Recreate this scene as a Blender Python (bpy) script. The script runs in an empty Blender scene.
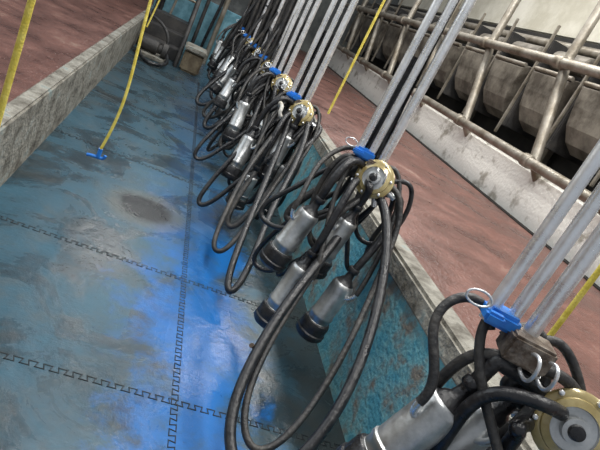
import bpy, bmesh, math, random
from mathutils import Vector, Matrix
random.seed(7)
D=bpy.data; C=bpy.context
# ---------------------------------------------------------------- materials
def nt(name):
    m=D.materials.new(name); m.use_nodes=True
    return m,m.node_tree,m.node_tree.nodes['Principled BSDF']
def mat(name,c1,c2=None,rough=.5,metal=0,scale=8,bump=.0,bscale=40,contrast=(.4,.65),rvar=0,coat=0,detail=6,c3=None,emit=None):
    m,t,b=nt(name); N=t.nodes; L=t.links
    b.inputs['Roughness'].default_value=rough; b.inputs['Metallic'].default_value=metal
    b.inputs['Base Color'].default_value=(*c1,1); b.inputs['Coat Weight'].default_value=coat
    tc=N.new('ShaderNodeTexCoord')
    if c2:
        n=N.new('ShaderNodeTexNoise'); n.inputs['Scale'].default_value=scale; n.inputs['Detail'].default_value=detail; n.inputs['Roughness'].default_value=.65
        L.new(tc.outputs['Object'],n.inputs['Vector'])
        r=N.new('ShaderNodeValToRGB'); r.color_ramp.elements[0].position=contrast[0]; r.color_ramp.elements[1].position=contrast[1]
        r.color_ramp.elements[0].color=(*c1,1); r.color_ramp.elements[1].color=(*c2,1)
        if c3:
            e=r.color_ramp.elements.new(min(.95,contrast[1]+.1)); e.color=(*c3,1)
        L.new(n.outputs['Fac'],r.inputs['Fac']); L.new(r.outputs['Color'],b.inputs['Base Color'])
        if rvar:
            mr=N.new('ShaderNodeMapRange'); mr.inputs['From Min'].default_value=.35; mr.inputs['From Max'].default_value=.65
            mr.inputs['To Min'].default_value=max(.03,rough-rvar); mr.inputs['To Max'].default_value=rough+rvar
            L.new(n.outputs['Fac'],mr.inputs['Value']); L.new(mr.outputs['Result'],b.inputs['Roughness'])
    if bump:
        n2=N.new('ShaderNodeTexNoise'); n2.inputs['Scale'].default_value=bscale; n2.inputs['Detail'].default_value=5
        L.new(tc.outputs['Object'],n2.inputs['Vector'])
        bp=N.new('ShaderNodeBump'); bp.inputs['Strength'].default_value=bump; bp.inputs['Distance'].default_value=.02
        L.new(n2.outputs['Fac'],bp.inputs['Height']); L.new(bp.outputs['Normal'],b.inputs['Normal'])
    return m
M_red=mat('red_screed',(.085,.038,.030),(.165,.072,.054),.38,0,3.0,.45,50,(.34,.62),.15,c3=(.23,.145,.11))
M_conc=mat('concrete',(.09,.08,.062),(.29,.275,.235),.8,0,7,.8,35,(.35,.58),c3=(.20,.25,.24))
M_turq=mat('worn_turquoise_paint',(.19,.17,.14),(.15,.36,.40),.6,0,7,.6,45,(.38,.50),c3=(.07,.28,.36),detail=10)
M_blueend=mat('blue_wall_paint',(.07,.19,.24),(.16,.34,.42),.6,0,6,.3,30)
M_white=mat('white_kerb_render',(.36,.34,.29),(.78,.77,.72),.7,0,5,.3,30,(.33,.46))
M_cream=mat('cream_wall',(.50,.47,.38),(.70,.67,.58),.8,0,2,.2,20)
M_steel=mat('stainless_tube',(.78,.79,.80),(.92,.93,.94),.3,.75,14,.05,60,rvar=.08)
M_shell=mat('cup_shell_steel',(.36,.37,.37),(.60,.61,.61),.38,.85,12,.08,50,rvar=.1)
M_galv=mat('galvanised_pipe',(.17,.14,.10),(.37,.34,.29),.45,.5,5,.15,50,(.35,.62))
M_bin=mat('bin_sheet',(.085,.072,.058),(.26,.235,.195),.5,.3,4,.2,20,(.38,.62))
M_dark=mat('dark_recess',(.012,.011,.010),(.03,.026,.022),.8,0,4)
M_flap=mat('rubber_flap',(.02,.02,.021),(.06,.055,.05),.6,0,5,.2)
M_rub=mat('black_rubber',(.010,.010,.012),(.030,.030,.031),.34,0,14,.2,60,(.45,.7),rvar=.1)
M_rub2=mat('dusty_rubber',(.018,.018,.019),(.065,.058,.05),.5,0,10,.3,60,(.45,.7))
M_blue=mat('blue_plastic',(.015,.15,.55),(.03,.22,.66),.4,0,20)
M_yel=mat('yellow_cord',(.66,.52,.06),(.84,.70,.16),.6,0,30,.3,200)
M_amber=mat('amber_bowl',(.30,.23,.09),(.52,.43,.21),.22,.15,10,0,coat=.6)
M_seam=mat('mat_seam',(.008,.011,.014),None,.7)
M_rust=mat('rusty_bracket',(.10,.07,.05),(.28,.24,.2),.5,.5,30,.3,80)
M_farwall=mat('far_wall',(.07,.075,.075),(.17,.18,.17),.8,0,3)
M_browncon=mat('brown_concrete',(.12,.09,.055),(.25,.20,.13),.8,0,8,.5)
M_rag=mat('soiled_white_tape',(.45,.42,.36),(.75,.73,.68),.8,0,20,.4,60)
def floor_mat():
    m,t,b=nt('wet_blue_rubber_mat'); N=t.nodes; L=t.links
    tc=N.new('ShaderNodeTexCoord'); sx=N.new('ShaderNodeSeparateXYZ'); L.new(tc.outputs['Object'],sx.inputs[0])
    def noise(s,d=6,r=.6,dist=0):
        n=N.new('ShaderNodeTexNoise'); n.inputs['Scale'].default_value=s; n.inputs['Detail'].default_value=d; n.inputs['Roughness'].default_value=r; n.inputs['Distortion'].default_value=dist
        L.new(tc.outputs['Object'],n.inputs['Vector']); return n.outputs['Fac']
    def mth(op,a,bv,c=None):
        n=N.new('ShaderNodeMath'); n.operation=op
        for i,v in enumerate((a,bv,c)):
            if v is None: continue
            if isinstance(v,(int,float)): n.inputs[i].default_value=v
            else: L.new(v,n.inputs[i])
        return n.outputs[0]
    def rng(v,a,bb,lo=0,hi=1):
        n=N.new('ShaderNodeMapRange'); n.interpolation_type='SMOOTHSTEP'
        n.inputs['From Min'].default_value=a; n.inputs['From Max'].default_value=bb; n.inputs['To Min'].default_value=lo; n.inputs['To Max'].default_value=hi
        L.new(v,n.inputs['Value']); return n.outputs[0]
    def mix(f,a,bb):
        n=N.new('ShaderNodeMix'); n.data_type='RGBA'
        L.new(f,n.inputs[0])
        for i,v in ((6,a),(7,bb)):
            if isinstance(v,tuple): n.inputs[i].default_value=(*v,1)
            else: L.new(v,n.inputs[i])
        return n.outputs[2]
    n1=noise(2.2,8,.66,.8); n2=noise(5,9,.7,.3); n3=noise(30,4,.6); n4=noise(1.3,5,.6,.5)
    base=mix(rng(n1,.36,.62),(.020,.036,.046),(.028,.092,.135))
    base=mix(rng(n2,.48,.66,0,.5),base,(.070,.082,.082))
    # blue lane: mat colour brightened to paint in overhead light reflected off wet floor
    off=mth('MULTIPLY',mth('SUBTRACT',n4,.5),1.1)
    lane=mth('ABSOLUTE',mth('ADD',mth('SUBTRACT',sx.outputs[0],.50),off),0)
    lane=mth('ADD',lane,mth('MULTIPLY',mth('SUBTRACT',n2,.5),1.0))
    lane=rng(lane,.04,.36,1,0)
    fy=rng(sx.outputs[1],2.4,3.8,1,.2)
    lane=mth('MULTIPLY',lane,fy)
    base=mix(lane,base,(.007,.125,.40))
    # darker grey towards the right wall and the far end, plus random patches
    br=mth('ADD',sx.outputs[0],mth('MULTIPLY',mth('SUBTRACT',n2,.5),1.2))
    base=mix(rng(br,.76,1.08,0,.75),base,(.040,.042,.038))
    base=mix(rng(n4,.55,.67,0,.55),base,(.040,.045,.043))
    fb_=mth('ADD',sx.outputs[1],mth('MULTIPLY',mth('SUBTRACT',n1,.5),5))
    base=mix(rng(fb_,4.2,7.5,0,.5),base,(.036,.05,.056))
    # silted drain hollow
    dx=mth('DIVIDE',mth('SUBTRACT',sx.outputs[0],.16),.18); dy=mth('DIVIDE',mth('SUBTRACT',sx.outputs[1],3.15),.19)
    rr=mth('SQRT',mth('ADD',mth('MULTIPLY',dx,dx),mth('MULTIPLY',dy,dy)),0)
    rr=mth('ADD',rr,mth('MULTIPLY',mth('SUBTRACT',n2,.5),1.1))
    base=mix(rng(rr,1.1,1.6,.55,0),base,(.105,.10,.08)); base=mix(rng(rr,.68,1.08,1,0),base,(.008,.011,.014))
    base=mix(rng(n3,.60,.72,0,.45),base,(.014,.02,.026))
    L.new(base,b.inputs['Base Color'])
    L.new(rng(n1,.35,.65,.16,.40),b.inputs['Roughness'])
    b.inputs['Specular IOR Level'].default_value=.5
    bp=N.new('ShaderNodeBump'); bp.inputs['Strength'].default_value=.35; bp.inputs['Distance'].default_value=.014
    L.new(mth('ADD',n2,mth('MULTIPLY',n3,.4)),bp.inputs['Height']); L.new(bp.outputs['Normal'],b.inputs['Normal'])
    return m
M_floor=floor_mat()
# ---------------------------------------------------------------- helpers
def link(o,parent=None):
    C.collection.objects.link(o)
    if parent: o.parent=parent
    return o
def empty(name,loc=(0,0,0),rz=0):
    e=D.objects.new(name,None); e.empty_display_size=.1; e.location=loc; e.rotation_euler=(0,0,rz); return link(e)
def box(name,lo,hi,m,parent=None,bev=0,seg=2):
    bm=bmesh.new(); bmesh.ops.create_cube(bm,size=1)
    for v in bm.verts:
        v.co=Vector([ (lo[i]+hi[i])/2+v.co[i]*(hi[i]-lo[i]) for i in range(3)])
    if bev: bmesh.ops.bevel(bm,geom=bm.edges[:],offset=bev,segments=seg,affect='EDGES')
    me=D.meshes.new(name); bm.to_mesh(me); bm.free(); me.materials.append(m)
    return link(D.objects.new(name,me),parent)
def tube(name,pts,r,m,parent=None,smooth=True,res=5,cyclic=False):
    cu=D.curves.new(name,'CURVE'); cu.dimensions='3D'; cu.bevel_depth=r; cu.bevel_resolution=res; cu.use_fill_caps=True
    s=cu.splines.new('NURBS' if smooth else 'POLY'); s.points.add(len(pts)-1)
    for p,q in zip(s.points,pts): p.co=(*q,1)
    if smooth: s.order_u=4; s.use_endpoint_u=not cyclic; s.resolution_u=8
    s.use_cyclic_u=cyclic
    cu.materials.append(m)
    return link(D.objects.new(name,cu),parent)
def lathe(name,prof,mats,p0,axis,parent=None,seg=28):
    z=Vector(axis).normalized(); q=z.to_track_quat('Z','Y').to_matrix()
    vs=[];fs=[];mi=[]
    for r,h,k in prof:
        for i in range(seg):
            a=2*math.pi*i/seg; vs.append(Vector(p0)+q@Vector((r*math.cos(a),r*math.sin(a),h)))
    for j in range(len(prof)-1):
        for i in range(seg):
            fs.append((j*seg+i,j*seg+(i+1)%seg,(j+1)*seg+(i+1)%seg,(j+1)*seg+i)); mi.append(prof[j][2])
    fs.append(tuple(range(seg))[::-1]); mi.append(prof[0][2])
    fs.append(tuple((len(prof)-1)*seg+i for i in range(seg))); mi.append(prof[-1][2])
    me=D.meshes.new(name); me.from_pydata(vs,[],fs)
    for m in mats: me.materials.append(m)
    for p,k in zip(me.polygons,mi): p.material_index=k; p.use_smooth=len(p.vertices)==4
    me.update()
    try: me.set_sharp_from_angle(angle=math.radians(40))
    except Exception: pass
    return link(D.objects.new(name,me),parent)
# ---------------------------------------------------------------- room shell
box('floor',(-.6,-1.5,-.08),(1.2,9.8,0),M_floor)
PL=.42; PR=.715; XL=-.56; XR=1.17; XK=3.26
lp=empty('platform_left')
box('slab',(-5,-1.5,-.1),(XL-.09,13.79,PL-.015),M_red,lp)
box('kerb',(XL-.09,-1.5,-.1),(XL,13.79,PL),M_conc,lp,.012)
rp=empty('platform_right')
box('slab',(XR+.11,-1.5,-.1),(XK+.02,13.79,PR-.02),M_red,rp)
box('kerb_lip',(XR-.015,-1.5,PR-.10),(XR+.11,13.79,PR),M_conc,rp,.014)
box('wall_right',(XR,-1.5,-.08),(XR+.10,9.8,PR-.10),M_turq)
box('dark_strip',(XK-.09,-1.5,PR-.03),(XK-.02,13.79,PR-.012),M_dark,rp)  # thin dark strip along the foot of the kerb
box('kerb_back',(XK,-1.5,PR-.1),(XK+.14,13.79,1.13),M_white,rp,.02)
box('wall_pit_end',(XL-.02,9.7,-.08),(XR+.1,9.95,.95),M_blueend,None,.01)
box('wall_far',(-5,13.8,-.1),(7,14,4),M_farwall)
box('wall_back',(5.6,-1.5,0),(5.75,13.79,4.2),M_cream)
box('wall_left',(-5.1,-1.5,0),(-5,13.79,4),M_cream)
# steps and machinery at the pit end
st=empty('pit_steps')
for i in range(3): box('step_%d'%i,(XL+.02,8.6+.33*i,0),(.1,9.69,.17*(i+1)),M_flap,st,.01)
pb=empty('concrete_plinth'); box('block',(.12,8.15,0),(.40,8.6,.30),M_browncon,pb,.03); box('cap',(.10,8.12,.30),(.42,8.62,.36),M_conc,pb,.015)
hr=empty('handrail')
for x in (XL+.05,.05): tube('post',[(x,9.5,0),(x,9.5,1.3)],.03,M_flap,hr,False)
tube('rail',[(XL+.05,9.5,1.3),(.05,9.5,1.3)],.025,M_galv,hr,False)
tube('rail_low',[(XL+.05,9.5,.85),(.05,9.5,.85)],.02,M_galv,hr,False)
tube('stair_rail',[(.06,8.2,0),(.06,8.2,.55),(.06,8.6,.85),(.06,9.4,1.0)],.03,M_flap,hr)
for i,(x0,r,m) in enumerate(((-.45,.035,M_rub),(-.3,.02,M_galv),(.2,.03,M_flap),(.35,.025,M_rub),(.48,.04,M_galv))):
    tube('service_pipe_%d'%i,[(x0,9.62,.0),(x0,9.62,.7),(x0+.1*(i%2),9.6,1.0),(x0+.1*(i%2),9.6,2.4)],r,m,hr)
pu=empty('wash_pump')
box('base',(-.50,7.95,0),(-.08,8.35,.05),M_conc,pu,.01)
lathe('motor',[(.05,-.02,0),(.09,0,0),(.09,.22,0),(.06,.24,0),(.06,.28,0),(.11,.29,0),(.11,.36,0),(.04,.37,0)],[M_flap],(-.46,8.15,.15),(1,0,0),pu)
tube('outlet',[(-.13,8.15,.2),(-.13,8.15,.42),(-.3,8.25,.5),(-.5,8.4,.5)],.022,M_rub2,pu)
tube('suction_hose',[(-.1,8.1,.12),(.0,7.8,.05),(-.2,7.4,.03),(-.4,7.6,.03),(-.5,8.0,.1),(-.52,8.5,.4)],.025,M_rub,pu)
# interlocking mat seams
def seam(name,a,b,p=.05,amp=.012,parent=None):
    a=Vector(a);b=Vector(b); d=(b-a); n=int(d.length/p); d.normalize(); q=Vector((-d.y,d.x,0)); pts=[]
    for i in range(n):
        for s,t in ((-.06,-1),(.56,-1),(.44,1),(1.06,1)): pts.append(tuple(a+d*(i+s)*p+q*t*amp+Vector((0,0,-.0006))))
    return tube(name,pts,.0038,M_seam,parent,False,1)
sm=empty('mat_seams')
seam('seam_long',(.435,-.5,0),(.435,7.9,0),parent=sm)
for i,y in enumerate((.72,1.62,2.50,3.9,5.3)): seam('seam_cross_%d'%i,(XL,y,0),(XR,y-.06,0),parent=sm)
# ---------------------------------------------------------------- stall rails
rl=empty('stall_railing')
XRl=3.1
def pipe(pts,r=.045): return tube('pipe',pts,r,M_galv,rl,False,6)
pipe([(XRl,-1,1.19),(XRl,13,1.19)],.046); pipe([(XRl,-1,2.06),(XRl,13,2.06)],.046)
for i in range(7):
    y=2.9+1.45*i+(.35 if i==0 else 0)
    pipe([(XRl+.07,y-.12,1.15),(XRl+.07,y+.30,2.12)],.048)
    pipe([(XRl+.07,y+.30,2.06),(XRl+.15,y+.42,3.1)],.045)
    pipe([(XRl+.07,y-.12,1.19),(XRl+.22,y-.12,1.05)],.04)
    for z,yy in ((1.19,y-.1),(2.06,y+.28)):
        lathe('clamp',[(.05,-.05,0),(.062,-.04,0),(.062,.04,0),(.05,.05,0)],[M_galv],(XRl,yy,z),(0,1,0),rl,16)
# ---------------------------------------------------------------- feed bins
fb=empty('feed_bin_row')
def feedbin(y,w=.66):
    prof=[(3.50,2.02),(3.46,1.98),(3.47,1.80),(3.50,1.62),(3.58,1.48),(3.70,1.40),(3.84,1.42),(3.92,1.56),(3.94,2.1)]
    vs=[];fs=[]
    for k,(x,z) in enumerate(prof):
        t=max(0,min(1,(z-1.4)/.6)); hw=w/2*(.72+.28*t)
        vs+= [(x,y-hw,z),(x,y+hw,z)]
    n=len(prof)
    for k in range(n-1): fs.append((2*k,2*k+1,2*k+3,2*k+2))
    fs.append(tuple(2*k for k in range(n))[::-1]) ; fs.append(tuple(2*k+1 for k in range(n)))
    me=D.meshes.new('bin'); me.from_pydata(vs,[],fs); me.materials.append(M_bin)
    o=link(D.objects.new('bin',me),fb); mo=o.modifiers.new('s','SOLIDIFY'); mo.thickness=.012
    tube('bin_rim',[(3.47,y-w/2,2.02),(3.47,y+w/2,2.02)],.022,M_galv,fb,False)
    lathe('divider_roller',[(.05,-.3,0),(.10,-.27,0),(.10,.27,0),(.05,.3,0)],[M_bin],(3.62,y,2.18),(0,1,0),fb,20)
    box('flap',(3.52,y+.36,1.35),(4.05,y+.48,2.35),M_flap,fb,.01)
    box('flap_frame',(3.49,y+.40,1.25),(3.52,y+.43,2.5),M_galv,fb,.005)
for i in range(13): feedbin(2.6+.86*i)
box('dark_backing',(4.1,-1,PR-.1),(4.15,13.5,2.55),M_dark,fb)  # dark sheet stands in for the shaded space below the bins
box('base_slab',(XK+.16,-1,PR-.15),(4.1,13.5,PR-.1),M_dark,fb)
for i in range(8): box('leg',(3.95,-.5+1.9*i,0),(4.03,-.42+1.9*i,2.1),M_galv,fb,.005)
tube('carrier_pipe',[(3.75,-1,2.36),(3.75,13,2.36)],.05,M_galv,fb,False)
box('feed_hopper',(4.16,-1,2.55),(4.9,13,3.1),M_cream,fb,.04)
# ---------------------------------------------------------------- overhead lines
pl=empty('overhead_pipeline')
tube('line_right',[(.92,-1,3.2),(.92,12,3.2)],.05,M_steel,pl,False)
tube('line_left',[(-.3,-1,3.2),(-.3,12,3.2)],.03,M_steel,pl,False)
# ---------------------------------------------------------------- milking clusters
def cup(par,top,bot,name):
    top=Vector(top);bot=Vector(bot); ax=(bot-top); Ln=ax.length; s=Ln/.32
    pr=[(.016,-.03,1),(.020,0,1),(.030,.010,1),(.036,.022,1),(.042,.025,0),(.048,.035,0),(.050,.045,0),(.050,.195,0),(.054,.20,0),(.054,.21,0),(.050,.216,0),(.050,.235,0),
        (.051,.236,1),(.060,.24,1),(.064,.25,1),(.064,.288,1),(.069,.293,1),(.069,.312,1),(.058,.325,1),(.030,.322,1),(.026,.29,1)]
    lathe(name,[(r,h*s,k) for r,h,k in pr],[M_shell,M_rub],top,ax,par)
    side=Vector((random.uniform(-1,1),-.6,0)).normalized()
    tube(name+'_nipple',[tuple(top+ax*.30),tuple(top+ax*.26+side*.07),tuple(top+ax*.1+side*.08)],.008,M_steel,par,True)
    return top+ax*.1+side*.08
def hang(par,name,s,bt,w,e,r,m,side=(1,0,0),upz=.5):
    s=Vector(s);bt=Vector(bt);e=Vector(e);sd=Vector(side).normalized()*w
    w1,w2,w3=[random.uniform(-.035,.035) for _ in range(3)]
    pts=[s,s+Vector((0,-.03,.05))+sd*.6,s.lerp(bt,.25)+sd*1.1+Vector((w1,w2,0)),s.lerp(bt,.55)+sd+Vector((w2,w3,0)),s.lerp(bt,.85)+sd*.9,bt+sd*.55+Vector((0,0,-.03)),bt-sd*.55+Vector((0,0,-.03)),
         e.lerp(bt,.85)-sd*.8,e.lerp(bt,.55)-sd*.7+Vector((w3,w1,0)),e.lerp(bt,.25)-sd*.5+Vector((w1,w3,0)),e,e+Vector((0,.02,.15)),e+Vector((0,.02,upz))]
    tube(name,[tuple(p) for p in pts],r,m,par)
DEF_CUPS=[((-.18,-.12,-.20),(-.235,-.13,-.51)),((-.02,-.06,-.17),(-.06,-.07,-.48)),((-.10,-.20,-.40),(-.135,-.22,-.73)),((.09,-.15,-.40),(.055,-.16,-.72))]
FAR_CUPS=[((-.20,-.12,-.22),(-.25,-.14,-.54)),((.02,-.10,-.12),(-.03,-.12,-.44)),((-.06,-.2,-.40),(-.10,-.22,-.72)),((.12,-.1,-.34),(.09,-.12,-.66))]
def cluster(O,rod_a=-.065,rot=-19.2,cups=None,loops=3,big=True,seed=1,jit=0.0,rod_z=.05,rs=1.0,far=False,curls=2,byr=(-.12,.25)):
    random.seed(seed)
    R=empty('milking_cluster',O,math.radians(rot)); J=lambda s=jit: random.uniform(-s,s)
    top=3.2-O[2]
    for k,(da,r) in enumerate(((-.055,.017),(0,.017),(.058,.021))):
        tube('drop_tube_%d'%k,[(rod_a+da*rs,.05,rod_z),(rod_a+da*rs,.05,top)],r*rs,M_steel if (not far or k==2) else M_rub2,R,False,6)
    box('blue_clamp',(rod_a-.072*rs,.02,rod_z+.0),(rod_a+.02*rs,.08,rod_z+.045*rs),M_blue,R,.009)
    box('blue_clamp_jaw',(rod_a-.080*rs,-.0,rod_z+.01),(rod_a-.03*rs,.025,rod_z+.035),M_blue,R,.006)
    box('steel_plate',(rod_a+.0,-.01,rod_z-.04),(rod_a+.10,.06,rod_z+.02),M_rust,R,.006)
    for k in range(2):
        x=rod_a+.05+.04*k
        tube('hook_%d'%k,[(x,-.01,rod_z),(x,-.05,rod_z+.02),(x+.01,-.06,rod_z-.03),(x+.01,-.03,rod_z-.06),(x,.0,rod_z-.045)],.0042,M_steel,R)
    tube('wire_ring',[(rod_a-.10+.03*math.cos(a),.0,rod_z+.05+.018*math.sin(a)) for a in [i*math.pi/4 for i in range(8)]],.0025,M_steel,R,True,3,True)
    ax=Vector((-.28,-.9,.30))
    pr=[(.03,-.085,2),(.05,-.08,2),(.056,-.06,0),(.066,-.045,0),(.072,-.03,0),(.072,0,0),(.083,.002,0),(.086,.008,0),(.086,.020,0),(.078,.026,0),(.068,.028,0),(.066,.036,0),(.050,.042,2),(.048,.036,2),(.030,.036,2),(.028,.058,2),(.018,.060,1),(.016,.072,1),(.008,.075,1)]
    pr=[(r*(.94 if rs<1 else 1),h,k) for r,h,k in pr]
    lathe('claw_bowl',pr,[M_amber,M_rub,M_shell],(0,0,0),ax,R,32)
    q=ax.normalized().to_track_quat('Z','Y').to_matrix()
    for k in range(6):
        a=k*math.pi/3+.3; p=q@Vector((.074*math.cos(a),.074*math.sin(a),.018))
        lathe('claw_screw_%d'%k,[(.006,0,0),(.006,.016,0),(.003,.018,0)],[M_steel],p,ax,R,8)
    for k,a in enumerate((2.7,3.6,-.2,-1.1)):
        p=q@Vector((.05*math.cos(a),.05*math.sin(a),-.04)); p2=q@Vector((.11*math.cos(a),.11*math.sin(a),-.05))
        tube('claw_nipple_%d'%k,[tuple(p),tuple(p2)],.013,M_steel,R,False)
    starts=[(-.06,.03,.02),(-.03,.05,-.04),(-.06,.02,-.05),(.05,.04,-.05)]
    for k,(t,b) in enumerate(cups or DEF_CUPS):
        t=Vector(t)+Vector((J(),J(),J())); b=Vector(b)+Vector((J(),J(),J()))
        nn=cup(R,t,b,'teat_cup_%d'%k)
        s=Vector(starts[k]); up=(t-b).normalized(); out=Vector((t.x-s.x,t.y-s.y,0)); out=out.normalized() if out.length>.01 else Vector((1,0,0))
        if t.x>.05: out=Vector((1,.2,0)).normalized()
        tube('short_milk_tube_%d'%k,[tuple(s),tuple(s+out*.07+Vector((0,0,.03))),tuple(s+out*.13+Vector((0,0,.02))),tuple(t+up*.14+out*.02),tuple(t+up*.05),tuple(t+up*.0)],.017,M_rub,R)
        e=Vector((rod_a+.03*k-.02,.06,rod_z-.02))
        sd=-1 if k%2==0 else 1
        tube('pulse_tube_%d'%k,[tuple(nn),tuple(nn+up*.06),tuple((nn+e)/2+Vector((sd*.10,.02,.04))),tuple(e+Vector((sd*.10,.02,.04))),tuple(e+Vector((sd*.03,.02,.05))),tuple(e)],.011,M_rub2,R)
        lathe('tube_collar_%d'%k,[(.022,0,0),(.025,.004,0),(.025,.02,0),(.022,.024,0)],[M_rub],t+up*.03,up,R,14)
    for k in range(curls):
        sd=random.choice((-1,1)); w=random.uniform(.10,.2); d=random.uniform(.15,.4); by=random.uniform(-.03,.12)
        tube('curl_hose_%d'%k,[(sd*.05,.04,0),(sd*(w*.7),by,.07),(sd*w,by,.0),(sd*w*1.05,by-.02,-d*.5),(sd*w*.8,by-.03,-d),(sd*w*.3,by,-d*1.05),(0,.03,-d*.7),(rod_a*.5,.07,-.02),(rod_a,.08,.1)],random.choice((.011,.014)),random.choice((M_rub,M_rub2)),R)
    E=(rod_a,.085,.0)
    if big==True:
        tube('long_milk_hose',[(.03,0,-.05),(.07,-.06,-.05),(.13,-.15,-.12),(.19,-.3,-.26),(.23,-.55,-.46),(.20,-.8,-.66),(.10,-.95,-.82),(-.03,-.95,-.86),(-.13,-.8,-.78),(-.13,-.55,-.6),(-.08,-.3,-.42),(-.0,.0,-.22),(-.02,.08,.0),(rod_a,.085,.3),(rod_a,.085,1.2),(rod_a,.085,top)],.020,M_rub,R)
        tube('long_pulse_hose',[(.03,.03,0),(.10,.0,.02),(.17,-.02,-.06),(.19,-.1,-.2),(.19,-.3,-.4),(.17,-.55,-.6),(.10,-.8,-.78),(-.0,-.88,-.84),(-.10,-.76,-.76),(-.10,-.5,-.6),(-.05,-.2,-.4),(-.0,.05,-.1),(rod_a+.05,.09,.1),(rod_a+.055,.09,1),(rod_a+.055,.09,top)],.013,M_rub2,R)
        tube('hose_tie',[(-.155+.0,-.6,-.63),(-.12,-.56,-.66),(-.085,-.52,-.62)],.009,M_rust,R)
    elif big:
        for i,(bt,w,r) in enumerate(big): hang(R,'long_hose_%d'%i,(.04,0,-.04),bt,w,E,r,(M_rub,M_rub2)[i%2])
    for k in range(loops):
        bx=random.uniform(-.34,.16); by=random.uniform(*byr); bz=-random.uniform(.3,.78); w=random.uniform(.02,.12); r=random.choice((.012,.014,.017))
        zt=random.uniform(.0,.5) if far else 0
        hang(R,'loop_hose_%d'%k,(.02+J(.06),.06,-.02+zt),(bx,by,bz+zt*.5),w,(rod_a+J(.06),.09,.02+zt),r,random.choice((M_rub,M_rub,M_rub2)),(1,random.uniform(-1,1),0))
    return R
c1=cluster((1.0,.755,.922),rod_a=-.21,seed=3,loops=0,rod_z=.108,big=False,rs=.85,curls=0,
   cups=[((-.23,.0,-.06),(-.33,-.03,-.34)),((-.11,.05,-.06),(-.20,.05,-.36)),((-.12,-.06,-.16),(-.17,-.10,-.46)),((.10,.0,-.2),(.08,.0,-.5))])
tube('front_hose_0',[(-.05,-.03,.03),(-.09,-.06,.045),(-.14,-.06,.04),(-.19,-.05,.02),(-.22,-.04,-.03),(-.22,-.04,-.12),(-.19,0,-.3),(-.16,.02,-.6)],.015,M_rub,c1)
tube('front_hose_1',[(.0,.04,.05),(-.05,.02,.09),(-.14,.0,.08),(-.22,.02,.06),(-.27,.04,.0),(-.27,.05,-.2),(-.2,.06,-.6)],.013,M_rub2,c1)
cluster((.95,2.126,.944),seed=5,loops=5,curls=3,byr=(.02,.25))
F_=dict(cups=FAR_CUPS,jit=.04)
c3=cluster((.86,3.45,.87),seed=8,loops=10,rot=-19,big=[((.16,-1.15,-.74),.05,.018),((-.06,-.45,-.72),.06,.018),((-.30,-.35,-.72),.06,.015),((-.02,-.85,-.72),.07,.014)],curls=3,**F_)
tube('white_tape_0',[(-.14,-.03,-.02),(-.16,-.06,.02),(-.10,-.09,.0),(-.13,-.1,-.05),(-.09,-.08,-.07)],.012,M_rag,c3)
cluster((.86,4.45,.86),seed=13,loops=12,rot=-5,big=[((-.05,-.4,-.76),.06,.02),((-.25,-.2,-.6),.07,.018),((-.40,-.3,-.74),.08,.015)],curls=3,**F_)
cluster((.84,5.3,.84),seed=21,loops=12,rot=-30,big=[((-.22,-.3,-.7),.08,.02),((-.36,-.1,-.66),.1,.016)],far=True,**F_)
cluster((.82,6.1,.84),seed=23,loops=12,big=[((-.3,-.4,-.66),.1,.02)],far=True,**F_)
cluster((.80,6.9,.84),seed=27,loops=12,rot=10,big=[((-.25,-.3,-.7),.12,.02)],far=True,**F_)
cluster((.80,7.7,.84),seed=29,loops=11,big=[((-.2,-.2,-.66),.1,.02)],far=True,**F_)
cluster((.82,8.5,.84),seed=31,loops=10,big=False,far=True,**F_)
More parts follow.
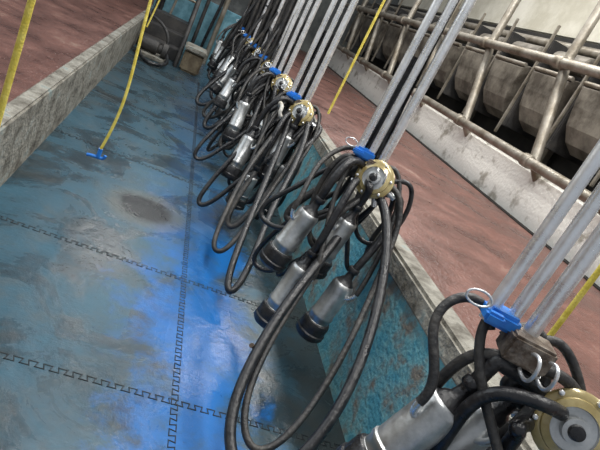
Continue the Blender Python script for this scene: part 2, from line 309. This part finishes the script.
# ---------------------------------------------------------------- yellow cords
def cord(pts,r,hook=None):
    R=empty('yellow_cord'); tube('cord',pts,r,M_yel,R)
    if hook:
        h=Vector(hook)
        tube('blue_hook_shaft',[tuple(h),tuple(h+Vector((0,0,-.05)))],.012,M_blue,R,False)
        tube('blue_hook_arm',[tuple(h+Vector((-.06,0,-.06))),tuple(h+Vector((0,0,-.045))),tuple(h+Vector((.03,0,-.07))),tuple(h+Vector((.035,0,-.03)))],.009,M_blue,R)
cord([(-.35,1.5,3.2),(-.35,1.5,2),(-.35,1.5,1.2),(-.35,1.5,.7)],.009)
cord([(-.28,3.2,3.2),(-.25,3.15,2.2),(-.22,3.1,1.2),(-.16,3.06,.75),(-.15,3.05,.5),(-.185,3.04,.3)],.008,(-.185,3.04,.3))
cord([(-.15,3.5,3.2),(-.15,3.5,2.2),(-.14,3.5,1.5),(-.20,3.5,.95)],.0045)
cord([(1.015,.95,3.2),(1.015,.95,2),(1.015,.95,1.2),(1.015,.95,.25)],.007)
cord([(1.0,3.38,3.2),(1.0,3.38,2.0),(1.0,3.38,1.3),(1.0,3.38,.95)],.008)
# ---------------------------------------------------------------- light
w=D.worlds.new('World'); C.scene.world=w; w.use_nodes=True
bg=w.node_tree.nodes['Background']; bg.inputs[0].default_value=(.86,.92,1,1); bg.inputs[1].default_value=.46
def area(name,loc,rot,sx,sy,e,c=(1,1,1)):
    l=D.lights.new(name,'AREA'); l.shape='RECTANGLE'; l.size=sx; l.size_y=sy; l.energy=e; l.color=c
    o=D.objects.new(name,l); o.location=loc; o.rotation_euler=rot; link(o)
area('strip_lamp',(.3,2.2,3.9),(0,0,0),.3,4,115,(1,.98,.94))
area('strip_lamp',(2.4,4.0,3.9),(0,0,0),.4,8,265,(1,.98,.94))
area('strip_lamp',(.2,8.5,3.9),(0,0,0),.3,3,60,(1,.98,.94))
area('daylight_area',(-3.5,4,3.5),(0,math.radians(-50),0),3,5,90,(.85,.93,1))  # soft daylight as an area light on the left, no opening modelled
# ---------------------------------------------------------------- camera
yaw,pitch,roll=map(math.radians,(19.2,18.9,27.3))
F=Vector((math.sin(yaw)*math.cos(pitch),math.cos(yaw)*math.cos(pitch),-math.sin(pitch)))
Hh=Vector((math.cos(yaw),-math.sin(yaw),0)); U=Hh.cross(F)
Rt=Hh*math.cos(roll)+U*math.sin(roll); Up=-Hh*math.sin(roll)+U*math.cos(roll)
cam=D.cameras.new('camera'); cam.lens=32.64; cam.sensor_width=36; cam.clip_start=.02
co=D.objects.new('camera',cam); link(co)
Mx=Matrix((Rt,Up,-F)).transposed().to_4x4(); Mx.translation=(0,0,1.4); co.matrix_world=Mx
C.scene.camera=co
C.scene.view_settings.view_transform='Standard'
